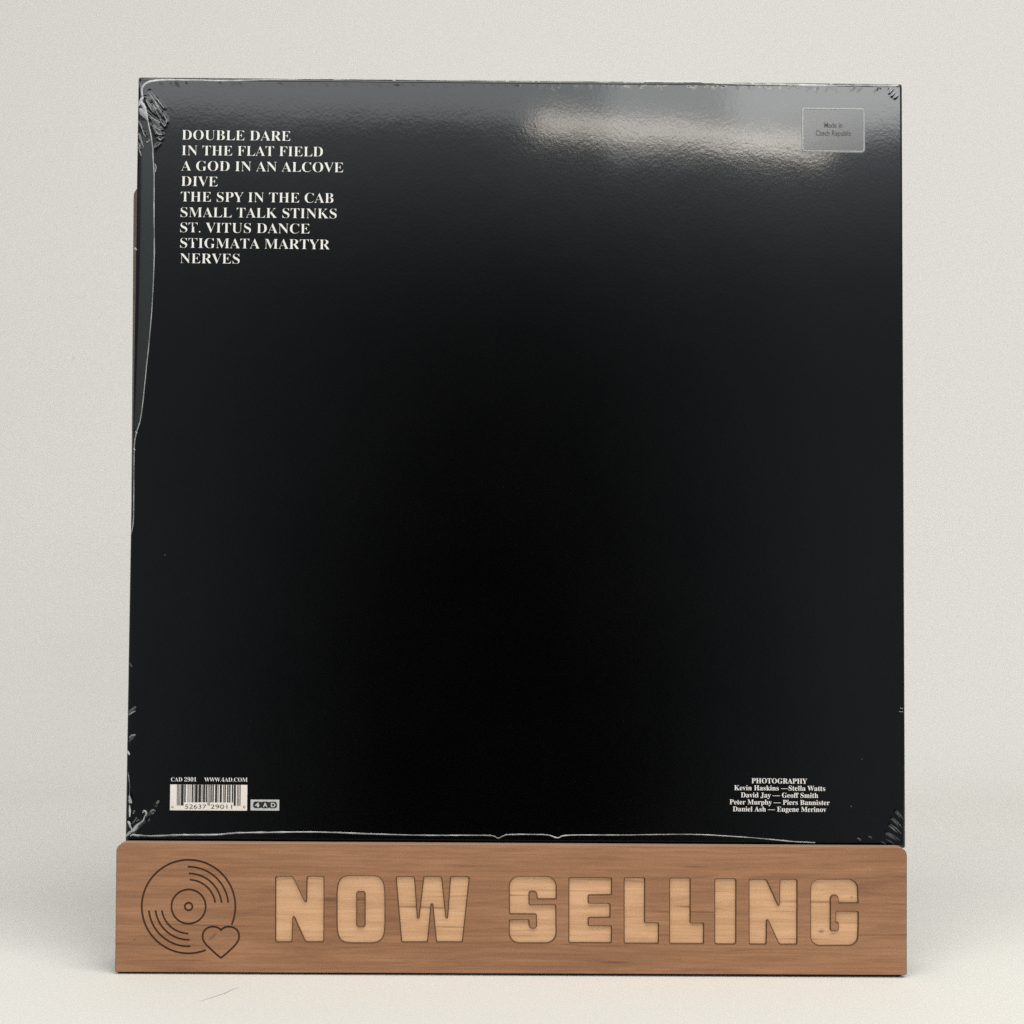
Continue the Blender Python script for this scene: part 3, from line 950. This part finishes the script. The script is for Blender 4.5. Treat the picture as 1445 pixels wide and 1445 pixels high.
def build_logo():
    (L, R, T, B) = (50.29, 61.86, 18.12, 13.75)
    box = flat_poly("maker_emblem", [ccw([(L, B), (R, B), (R, T), (L, T)])], M_logo_white, sleeve, 0.09)
    (l, r, t, b) = (51.3, 60.94, 17.35, 14.64)
    # three fat rounded black blobs run together behind the white letters
    n = 3
    w = (r - l) / n
    blobs = []
    for k in range(n):
        x0, x1 = l + k * w - 0.25 * (k > 0), l + (k + 1) * w + 0.25 * (k < n - 1)
        blobs.append(fillet([(x0, b, 1.0), (x1, b, 1.0), (x1, t, 1.0), (x0, t, 1.0)], 6))
    vs, fs, orig = cdt([ccw(p) for p in blobs])
    V = [on_cover(v[0], v[1], 0.13) for v in vs]
    F = [tuple(f) for f, o in zip(fs, orig) if len(o)]
    link_mesh("emblem_outline", V, F, M_black, box)
    h = (t - b)
    m = h * 0.2
    for k, ch in enumerate("4AD"):
        x0, x1 = l + k * w + w * 0.24, l + (k + 1) * w - w * 0.2
        write("emblem_letter", ch, (x0, b + m), (x1, b + m), h - 2 * m, M_logo_white, box, kind='sans', weight=0.035, lift=0.17)
build_logo()

# ---------------------------------------------------------------- clear origin sticker
def build_sticker():
    (L, R, T, B, r) = (273.21, 299.51, 302.84, 284.18, 1.5)
    body = ccw(fillet([(L, B, r), (R, B, r), (R, T, r), (L, T, r)], 8))
    inn = inset(body, 0.75)
    n = len(body)
    V = [on_cover(q[0], q[1], 0.16) for q in inn]
    st = link_mesh("origin_sticker", V, [tuple(range(n))], M_sticker, sleeve)
    st['label'] = "small clear rounded sticker reading Made in Czech Republic"
    rv = [on_cover(q[0], q[1], 0.03) for q in body] + [on_cover(q[0], q[1], 0.30) for q in inset(body, 0.35)] + [on_cover(q[0], q[1], 0.17) for q in inn]
    rf = []
    for k in range(2):
        rf += [(k * n + i, k * n + (i + 1) % n, (k + 1) * n + (i + 1) % n, (k + 1) * n + i) for i in range(n)]
    link_mesh("sticker_rim", rv, rf, M_sticker_rim, st, smooth=True)
    for body_t, p0, p1, cap in [
    ('Made in', (282.49, 294.55), (290.12, 294.53), 2.09),
    ('Czech Republic', (279.06, 291.18), (293.68, 291.19), 2.09)]:
        write("sticker_text", body_t, p0, p1, cap, M_sticker_text, st, kind='sans', weight=0.012, lift=0.2)
build_sticker()

# ---------------------------------------------------------------- folds and seams of the shrink wrap, their highlights painted pale
FM_ = {'bright': M_film, 'soft': M_film_soft, 'faint': M_film_faint}
def ribbon(name, pts, mat, lift=0.12, dome=0.22, jitter=0.0):
    """pts: (u, v, width) mm; a domed strip of folded film with its glint in the colour"""
    P = catmull(pts, 7)
    V, F = [], []
    for i, (u, v, w) in enumerate(P):
        a = P[max(0, i - 1)]; b = P[min(len(P) - 1, i + 1)]
        d = Vector((b[0] - a[0], b[1] - a[1]))
        if d.length < 1e-9:
            d = Vector((1, 0))
        d.normalize()
        nx, ny = -d.y, d.x
        u += rng.uniform(-jitter, jitter); v += rng.uniform(-jitter, jitter)
        w *= 1 + rng.uniform(-0.25, 0.25)
        for s, hh in ((-0.5, 0.0), (-0.2, dome * 0.85), (0.2, dome), (0.5, 0.0)):
            V.append(on_cover(u + nx * w * s, v + ny * w * s, lift + hh * min(1, w)))
    for i in range(len(P) - 1):
        for k in range(3):
            F.append((i * 4 + k, (i + 1) * 4 + k, (i + 1) * 4 + k + 1, i * 4 + k + 1))
    return link_mesh(name, V, F, FM_[mat], sleeve, smooth=True)

def build_overlap():
    # the second layer of film where the wrap is folded over beside the spine
    OV = [(0.25, 1.08, 130.0), (0.25, 1.1, 135.0), (0.25, 1.12, 140.0), (0.25, 1.12, 145.0), (0.25, 1.08, 150.0), (0.25, 1.04, 155.0), (0.25, 1.06, 160.0), (0.25, 1.63, 165.0), (0.25, 2.75, 170.0), (0.25, 3.8, 175.0), (0.25, 4.25, 180.0), (0.25, 4.71, 185.0), (0.25, 5.17, 190.0), (0.25, 5.62, 195.0), (0.25, 6.06, 200.0), (0.25, 6.44, 205.0), (0.25, 6.8, 210.0), (0.25, 7.15, 215.0), (0.25, 7.37, 220.0), (0.25, 7.54, 225.0), (0.25, 7.71, 230.0), (0.25, 7.78, 235.0), (0.25, 7.8, 240.0), (0.25, 7.79, 245.0), (0.25, 7.65, 250.0), (0.25, 7.52, 255.0), (0.25, 7.44, 260.0), (0.25, 7.38, 265.0), (0.25, 7.29, 270.0), (0.25, 7.1, 275.0), (0.25, 6.68, 280.0), (0.25, 6.29, 285.0), (0.25, 5.43, 290.0), (0.25, 4.34, 295.0)]
    V, F = [], []
    for (u0, u1, v) in OV:
        for k in range(5):
            V.append(on_cover(u0 + (u1 - u0) * k / 4, v, 0.05))
    for i in range(len(OV) - 1):
        for k in range(4):
            F.append((i * 5 + k, i * 5 + k + 1, (i + 1) * 5 + k + 1, (i + 1) * 5 + k))
    link_mesh("shrink_wrap_overlap", V, F, M_overlap, sleeve, smooth=True)
build_overlap()

for name, pts, mat in [
    ('shrink_wrap_seam_glint', [(3.36, 299.56, 0.5), (4.94, 292.24, 0.6), (5.85, 288.09, 0.5), (6.53, 283.33, 0.5), (6.67, 280.09, 0.5), (7.14, 274.51, 0.42), (7.32, 269.22, 0.42), (7.5, 255.8, 0.42), (7.82, 243.7, 0.42), (7.76, 231.5, 0.36), (7.25, 216.34, 0.36), (6.17, 201.21, 0.36), (5.49, 193.49, 0.36), (3.68, 173.73, 0.36), (1.73, 165.89, 0.4), (1.0, 159.51, 0.4), (1.13, 143.32, 0.3), (1.08, 129.47, 0.5), (-0.16, 124.27, 0.4)], 'soft'),
    ('shrink_wrap_seam_glint', [(3.36, 299.56, 0.3), (4.94, 292.24, 0.5), (5.85, 288.09, 0.45), (6.53, 283.33, 0.4), (6.67, 280.09, 0.3), (7.14, 274.51, 0.3), (7.32, 269.22, 0.25), (7.5, 255.8, 0.25), (7.82, 243.7, 0.2)], 'soft'),
    ('shrink_wrap_seam_glint', [(7.45, 277.15, 0.25), (7.99, 275.69, 0.5), (7.79, 274.07, 0.5), (7.22, 273.33, 0.25)], 'soft'),
    ('shrink_wrap_seam_glint', [(79.26, 313.19, 0.3), (59.88, 312.8, 0.5), (37.48, 311.92, 0.6), (22.57, 312.02, 0.7), (12.09, 312.01, 0.75), (6.31, 311.55, 0.8), (3.41, 310.55, 0.85), (2.01, 309.06, 0.8), (1.63, 307.46, 0.8), (1.89, 305.69, 0.6)], 'bright'),
    ('shrink_wrap_seam_glint', [(3.31, 3.84, 0.4), (10.13, 3.28, 0.62), (21.96, 3.74, 0.66), (36.16, 3.93, 0.6), (44.45, 4.66, 0.6), (57.49, 4.99, 0.55), (77.93, 5.24, 0.5), (97.93, 4.64, 0.45), (120.79, 4.17, 0.42), (135.08, 4.28, 0.4), (147.09, 4.23, 0.42), (150.16, 3.2, 0.46), (152.24, 4.09, 0.42), (155.39, 4.67, 0.5), (169.29, 4.67, 0.35), (174.13, 3.5, 0.5), (178.99, 4.55, 0.42), (200.89, 4.73, 0.4), (226.1, 5.12, 0.36), (238.65, 4.76, 0.4), (255.33, 3.72, 0.35), (267.83, 2.59, 0.4), (278.27, 2.08, 0.3)], 'bright'),
    ('shrink_wrap_seam_glint', [(199.84, 313.04, 0.5), (205.68, 312.92, 0.8), (210.36, 313.43, 1.1), (221.47, 313.35, 1.1), (229.37, 313.55, 1.2), (237.85, 312.97, 0.9), (253.07, 312.43, 0.8), (261.27, 312.53, 0.8), (270.05, 312.37, 0.9), (284.69, 312.21, 0.9), (297.87, 312.45, 0.85), (309.88, 312.44, 1.0), (313.4, 312.62, 0.7)], 'bright'),
    ('shrink_wrap_seam_glint', [(80.14, 312.9, 0.3), (106.38, 313.08, 0.5), (129.73, 312.91, 0.4), (153.09, 312.82, 0.55), (176.46, 312.83, 0.5), (199.84, 312.8, 0.4)], 'soft'),
    ('shrink_wrap_seam_glint', [(0.6, 313.18, 0.9), (13.12, 313.18, 1.2), (30.59, 313.18, 1.2), (48.07, 313.18, 1.1), (65.56, 313.18, 1.0), (83.05, 313.18, 0.6)], 'faint'),  # pale ribbon painting the reflection along the upper left rim
    ('shrink_wrap_crease_glint', [(104.64, 312.81, 0.4), (105.22, 312.93, 0.8), (105.95, 312.64, 0.4)], 'bright'),
    ('shrink_wrap_crease_glint', [(151.33, 312.82, 0.4), (151.92, 312.94, 0.8), (152.65, 312.65, 0.4)], 'bright'),
    ('shrink_wrap_crease_glint', [(161.85, 312.82, 0.4), (162.43, 312.94, 0.8), (163.16, 312.65, 0.4)], 'bright'),
    ('shrink_wrap_crease_glint', [(164.19, 312.82, 0.4), (164.77, 312.94, 0.8), (165.5, 312.65, 0.4)], 'bright'),
    ('shrink_wrap_crease_glint', [(199.84, 312.83, 0.4), (200.42, 312.95, 0.8), (201.15, 312.66, 0.4)], 'bright'),
    ('shrink_wrap_crease_glint', [(252.49, 312.84, 0.4), (253.07, 312.96, 0.8), (253.8, 312.67, 0.4)], 'bright'),
    ('shrink_wrap_crease_glint', [(284.98, 312.84, 0.4), (285.57, 312.96, 0.8), (286.3, 312.68, 0.4)], 'bright'),
    ('shrink_wrap_crease_glint', [(5.05, 307.55, 0.15), (7.88, 304.02, 0.4), (10.84, 300.25, 0.15)], 'soft'),
    ('shrink_wrap_crease_glint', [(4.21, 307.17, 0.15), (7.05, 303.03, 0.5), (10.03, 298.28, 0.3)], 'soft'),
    ('shrink_wrap_crease_glint', [(10.03, 298.28, 0.2), (11.64, 295.97, 0.5), (12.02, 294.62, 0.45), (11.32, 292.73, 0.3)], 'soft'),
    ('shrink_wrap_crease_glint', [(9.17, 295.95, 0.1), (9.97, 294.24, 0.4), (11.21, 292.66, 0.3)], 'soft'),
    ('shrink_wrap_crease_glint', [(3.41, 303.98, 0.2), (4.29, 301.78, 0.45), (6.52, 298.37, 0.2)], 'soft'),
    ('shrink_wrap_crease_glint', [(6.47, 301.8, 0.2), (7.47, 299.6, 0.5), (8.73, 296.68, 0.2)], 'soft'),
    ('shrink_wrap_crease_glint', [(4.36, 297.86, 0.2), (6.57, 295.68, 0.6), (8.76, 294.47, 0.7), (9.13, 293.86, 0.3)], 'soft'),
    ('shrink_wrap_crease_glint', [(4.62, 296.52, 0.1), (7.31, 294.58, 0.4), (9.02, 293.13, 0.2)], 'soft'),
    ('shrink_wrap_crease_glint', [(6.61, 293.23, 0.2), (8.08, 291.77, 0.5), (9.78, 291.05, 0.2)], 'soft'),
    ('shrink_wrap_crease_glint', [(7.36, 291.28, 0.2), (8.48, 289.57, 0.6), (10.34, 289.15, 0.3)], 'soft'),
    ('shrink_wrap_crease_glint', [(8.82, 287.67, 0.3), (9.6, 287.09, 0.5), (10.44, 287.68, 0.2)], 'soft'),
    ('shrink_wrap_crease_glint', [(0.18, 295.01, 0.7), (1.42, 293.18, 0.6), (2.05, 291.48, 0.3)], 'soft'),
    ('shrink_wrap_crease_glint', [(2.17, 291.23, 0.3), (2.81, 289.28, 0.6), (3.79, 288.19, 0.2)], 'soft'),
    ('shrink_wrap_crease_glint', [(3.82, 286.35, 0.5), (4.43, 286.11, 0.7), (5.38, 287.22, 0.3)], 'soft'),
    ('shrink_wrap_crease_glint', [(2.3, 290.74, 0.2), (3.51, 290.51, 0.4), (4.14, 288.92, 0.2)], 'faint'),
    ('shrink_wrap_crease_glint', [(0.38, 289.99, 0.3), (1.27, 287.8, 0.9), (2.71, 283.78, 0.3)], 'soft'),
    ('shrink_wrap_crease_glint', [(0.25, 286.32, 0.3), (1.08, 284.37, 0.5), (1.34, 283.4, 0.2)], 'soft'),
    ('shrink_wrap_crease_glint', [(4.23, 305.95, 0.3), (5.22, 304.0, 1.0), (5.0, 302.77, 0.4)], 'faint'),
    ('shrink_wrap_crease_glint', [(3.79, 303.0, 0.5), (6.01, 300.08, 1.6), (7.5, 297.65, 0.6)], 'faint'),
    ('shrink_wrap_crease_glint', [(6.45, 303.03, 0.3), (8.68, 299.62, 1.3), (10.42, 296.69, 0.4)], 'faint'),
    ('shrink_wrap_crease_glint', [(5.1, 297.13, 0.6), (7.56, 294.22, 2.0), (10.02, 291.3, 0.8)], 'faint'),
    ('shrink_wrap_crease_glint', [(7.58, 292.75, 0.3), (9.07, 290.56, 1.2), (10.17, 289.35, 0.4)], 'faint'),
    ('shrink_wrap_crease_glint', [(7.73, 283.7, 0.3), (8.44, 284.56, 1.0), (9.39, 285.42, 0.3)], 'faint'),
    ('shrink_wrap_crease_glint', [(6.13, 292.98, 0.3), (7.37, 291.03, 1.1), (7.64, 289.32, 0.3)], 'faint'),
    ('shrink_wrap_crease_glint', [(2.31, 304.95, 0.3), (3.52, 304.72, 0.9), (4.51, 303.5, 0.3)], 'faint'),
    ('shrink_wrap_crease_glint', [(0.44, 301.13, 0.4), (1.02, 302.73, 1.3), (1.84, 304.21, 1.0), (2.56, 304.71, 0.2)], 'bright'),
    ('shrink_wrap_crease_glint', [(1.6, 307.15, 0.7), (1.87, 305.44, 0.8), (2.37, 303.97, 0.3)], 'soft'),
    ('shrink_wrap_crease_glint', [(1.26, 302.61, 1.2), (2.62, 301.03, 1.3), (3.63, 297.86, 1.0), (4.11, 295.17, 0.6)], 'bright'),
    ('shrink_wrap_crease_glint', [(0.46, 300.03, 0.6), (1.69, 298.82, 1.9), (2.68, 297.11, 1.6), (3.67, 295.41, 0.4)], 'soft'),
    ('shrink_wrap_crease_glint', [(0.02, 311.8, 0.5), (0.9, 309.6, 1.0), (1.35, 307.15, 0.4)], 'faint'),
    ('shrink_wrap_crease_glint', [(0.27, 284.45, 0.3), (1.12, 282.4, 0.6), (1.85, 280.34, 0.3)], 'soft'),
    ('shrink_wrap_crease_glint', [(0.48, 285.63, 0.25), (1.67, 283.87, 0.5), (2.55, 283.59, 0.25)], 'faint'),
    ('shrink_wrap_crease_glint', [(0.67, 28.67, 0.15), (1.15, 26.07, 0.3), (1.52, 23.26, 0.3), (1.47, 19.58, 0.15)], 'soft'),
    ('shrink_wrap_crease_glint', [(1.32, 19.47, 0.4), (1.6, 18.28, 0.9), (1.84, 16.98, 1.3), (2.5, 16.51, 0.6)], 'bright'),
    ('shrink_wrap_crease_glint', [(1.54, 15.68, 0.3), (1.68, 13.52, 0.75), (1.68, 10.93, 0.5)], 'bright'),
    ('shrink_wrap_crease_glint', [(0.89, 9.2, 0.3), (1.56, 8.34, 1.0), (2.01, 7.04, 0.6), (2.79, 5.75, 0.7), (3.78, 5.43, 1.1)], 'bright'),
    ('shrink_wrap_crease_glint', [(3.34, 5.32, 1.2), (4.19, 6.62, 1.3), (4.93, 7.71, 0.9), (6.11, 8.58, 0.6), (7.18, 9.56, 0.6), (7.64, 10.96, 0.3)], 'bright'),
    ('shrink_wrap_crease_glint', [(7.64, 10.96, 0.3), (8.34, 12.05, 0.7), (8.1, 13.02, 0.8), (7.34, 13.34, 0.6), (6.92, 12.47, 0.3)], 'soft'),
    ('shrink_wrap_crease_glint', [(3.34, 5.43, 1.0), (2.16, 4.88, 1.0), (1.2, 3.91, 1.2), (0.23, 3.15, 0.7)], 'bright'),
    ('shrink_wrap_crease_glint', [(2.08, 3.16, 0.5), (3.15, 3.81, 0.8), (4.03, 3.49, 0.7), (5.77, 3.29, 0.7)], 'bright'),
    ('shrink_wrap_crease_glint', [(9.74, 12.7, 0.5), (10.81, 13.57, 1.0), (12.12, 13.26, 0.5)], 'faint'),
    ('shrink_wrap_crease_glint', [(10.4, 12.28, 0.45), (11.48, 12.39, 0.45)], 'faint'),
    ('shrink_wrap_crease_glint', [(12.4, 16.18, 0.55), (13.04, 16.94, 1.1), (13.57, 17.27, 0.55)], 'faint'),
    ('shrink_wrap_crease_glint', [(9.14, 9.24, 0.5), (9.78, 10.22, 0.5)], 'faint'),
    ('shrink_wrap_crease_glint', [(3.01, 12.23, 0.6), (3.64, 13.53, 0.6)], 'faint'),
    ('shrink_wrap_crease_glint', [(4.36, 9.22, 0.4), (5.66, 9.87, 0.4)], 'faint'),
    ('shrink_wrap_crease_glint', [(2.86, 8.13, 0.55), (4.56, 10.73, 0.55)], 'faint'),
    ('shrink_wrap_crease_glint', [(311.4, 15.12, 0.12), (312.89, 13.47, 0.5), (314.01, 11.58, 0.15)], 'faint'),
    ('shrink_wrap_crease_glint', [(310.81, 14.88, 0.12), (311.93, 13.7, 0.5), (312.7, 12.29, 0.15)], 'faint'),
    ('shrink_wrap_crease_glint', [(309.84, 12.27, 0.12), (311.92, 10.27, 0.5), (313.64, 8.04, 0.15)], 'faint'),
    ('shrink_wrap_crease_glint', [(309.36, 11.8, 0.12), (310.91, 10.39, 0.5), (312.09, 8.74, 0.15)], 'faint'),
    ('shrink_wrap_crease_glint', [(309.0, 9.61, 0.12), (311.37, 7.76, 0.5), (313.39, 5.67, 0.15)], 'faint'),
    ('shrink_wrap_crease_glint', [(308.4, 8.95, 0.12), (309.97, 7.78, 0.5), (311.19, 6.37, 0.15)], 'faint'),
    ('shrink_wrap_crease_glint', [(307.61, 6.35, 0.12), (310.32, 4.86, 0.5), (312.67, 3.13, 0.15)], 'faint'),
    ('shrink_wrap_crease_glint', [(307.08, 5.99, 0.12), (308.92, 4.97, 0.5), (310.4, 3.71, 0.15)], 'faint'),
    ('shrink_wrap_crease_glint', [(307.01, 3.51, 0.12), (308.88, 2.58, 0.5), (310.39, 1.41, 0.15)], 'faint'),
    ('shrink_wrap_crease_glint', [(304.62, 2.67, 0.12), (305.99, 2.15, 0.5), (307.0, 1.39, 0.15)], 'faint'),
    ('shrink_wrap_crease_glint', [(295.39, 3.92, 0.45), (296.31, 3.48, 0.9), (296.88, 3.04, 0.45)], 'faint'),
    ('shrink_wrap_crease_glint', [(299.86, 4.65, 0.45), (300.78, 4.3, 0.9), (301.35, 3.95, 0.45)], 'faint'),
    ('shrink_wrap_crease_glint', [(309.28, 310.43, 0.175), (310.0, 311.2, 0.35), (310.71, 311.98, 0.175)], 'soft'),
    ('shrink_wrap_crease_glint', [(309.69, 309.41, 0.175), (311.01, 310.75, 0.35), (312.33, 312.1, 0.175)], 'soft'),
    ('shrink_wrap_crease_glint', [(310.59, 308.18, 0.175), (311.76, 309.42, 0.35), (312.94, 310.67, 0.175)], 'soft'),
    ('shrink_wrap_crease_glint', [(311.91, 307.38, 0.175), (312.72, 308.31, 0.35), (313.54, 309.24, 0.175)], 'soft'),
    ('shrink_wrap_crease_glint', [(311.11, 310.03, 0.175), (311.77, 310.65, 0.35), (312.43, 311.28, 0.175)], 'soft'),
    ('shrink_wrap_crease_glint', [(310.71, 312.8, 0.3), (312.13, 312.67, 0.6), (313.45, 313.03, 0.3)], 'bright'),
    ('shrink_wrap_crease_glint', [(-0.53, 242.46, 0.45), (0.05, 241.88, 0.9), (0.35, 241.3, 0.45)], 'bright'),
    ('shrink_wrap_crease_glint', [(0.38, 51.85, 0.65), (1.78, 53.74, 1.3), (3.53, 55.18, 0.65)], 'faint'),
    ('shrink_wrap_crease_glint', [(0.67, 51.74, 0.25), (2.08, 52.75, 0.5), (3.36, 53.47, 0.25)], 'soft'),
    ('shrink_wrap_crease_glint', [(0.99, 41.19, 0.65), (2.25, 42.91, 1.3), (3.66, 44.06, 0.65)], 'faint'),
    ('shrink_wrap_crease_glint', [(0.83, 42.62, 0.25), (1.95, 43.62, 0.5), (3.38, 43.77, 0.25)], 'soft'),
    ('shrink_wrap_crease_glint', [(0.23, 37.48, 0.45), (0.64, 36.63, 0.9), (1.23, 35.78, 0.45)], 'bright'),
    ('shrink_wrap_crease_glint', [(0.78, 72.6, 0.5), (1.49, 71.17, 0.5)], 'faint'),
    ('shrink_wrap_crease_glint', [(1.46, 166.76, 0.35), (2.05, 166.04, 0.35)], 'bright'),
    ('shrink_wrap_crease_glint', [(0.74, 159.8, 0.35), (1.44, 159.22, 0.35)], 'bright'),
    ('shrink_wrap_crease_glint', [(312.92, 56.5, 0.2), (314.22, 56.22, 0.2)], 'soft'),
    ('shrink_wrap_crease_glint', [(312.34, 55.06, 0.2), (314.21, 54.9, 0.2)], 'soft'),
    ('dust_fleck', [(13.99, 116.48, 0.175), (14.22, 116.59, 0.35), (14.45, 116.77, 0.175)], 'faint'),
    ('dust_fleck', [(297.08, 35.7, 0.175), (297.31, 35.81, 0.35), (297.54, 35.98, 0.175)], 'faint'),
    ('dust_fleck', [(292.71, 16.56, 0.175), (292.94, 16.68, 0.35), (293.17, 16.85, 0.175)], 'faint')]:
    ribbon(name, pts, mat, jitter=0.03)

# ================================================================ stray fibre on the sheet
def build_fibre():
    P = catmull([(x * MM, y * MM, 0.00022) for (x, y) in [(-118.16, -44.88), (-114.27, -38.44), (-110.34, -31.69), (-107.79, -25.04), (-105.73, -21.87)]], 8)
    V, F = [], []
    r = 0.00008
    for i, p in enumerate(P):
        a = Vector(P[max(0, i - 1)]); b = Vector(P[min(len(P) - 1, i + 1)])
        d = (b - a).normalized()
        s = d.cross(Vector((0, 0, 1))).normalized(); up = s.cross(d)
        rr = r * (0.35 + 0.65 * math.sin(math.pi * i / (len(P) - 1)))
        for k in range(6):
            ang = k / 6 * 2 * math.pi
            V.append(tuple(Vector(p) + s * rr * math.cos(ang) + up * rr * math.sin(ang)))
    for i in range(len(P) - 1):
        for k in range(6):
            F.append((i * 6 + k, i * 6 + (k + 1) % 6, (i + 1) * 6 + (k + 1) % 6, (i + 1) * 6 + k))
    o = link_mesh("stray_hair", V, F, M_fibre, smooth=True)
    o['label'] = "thin stray hair lying on the white sheet in front of the stand"
    o['category'] = "hair"
build_fibre()
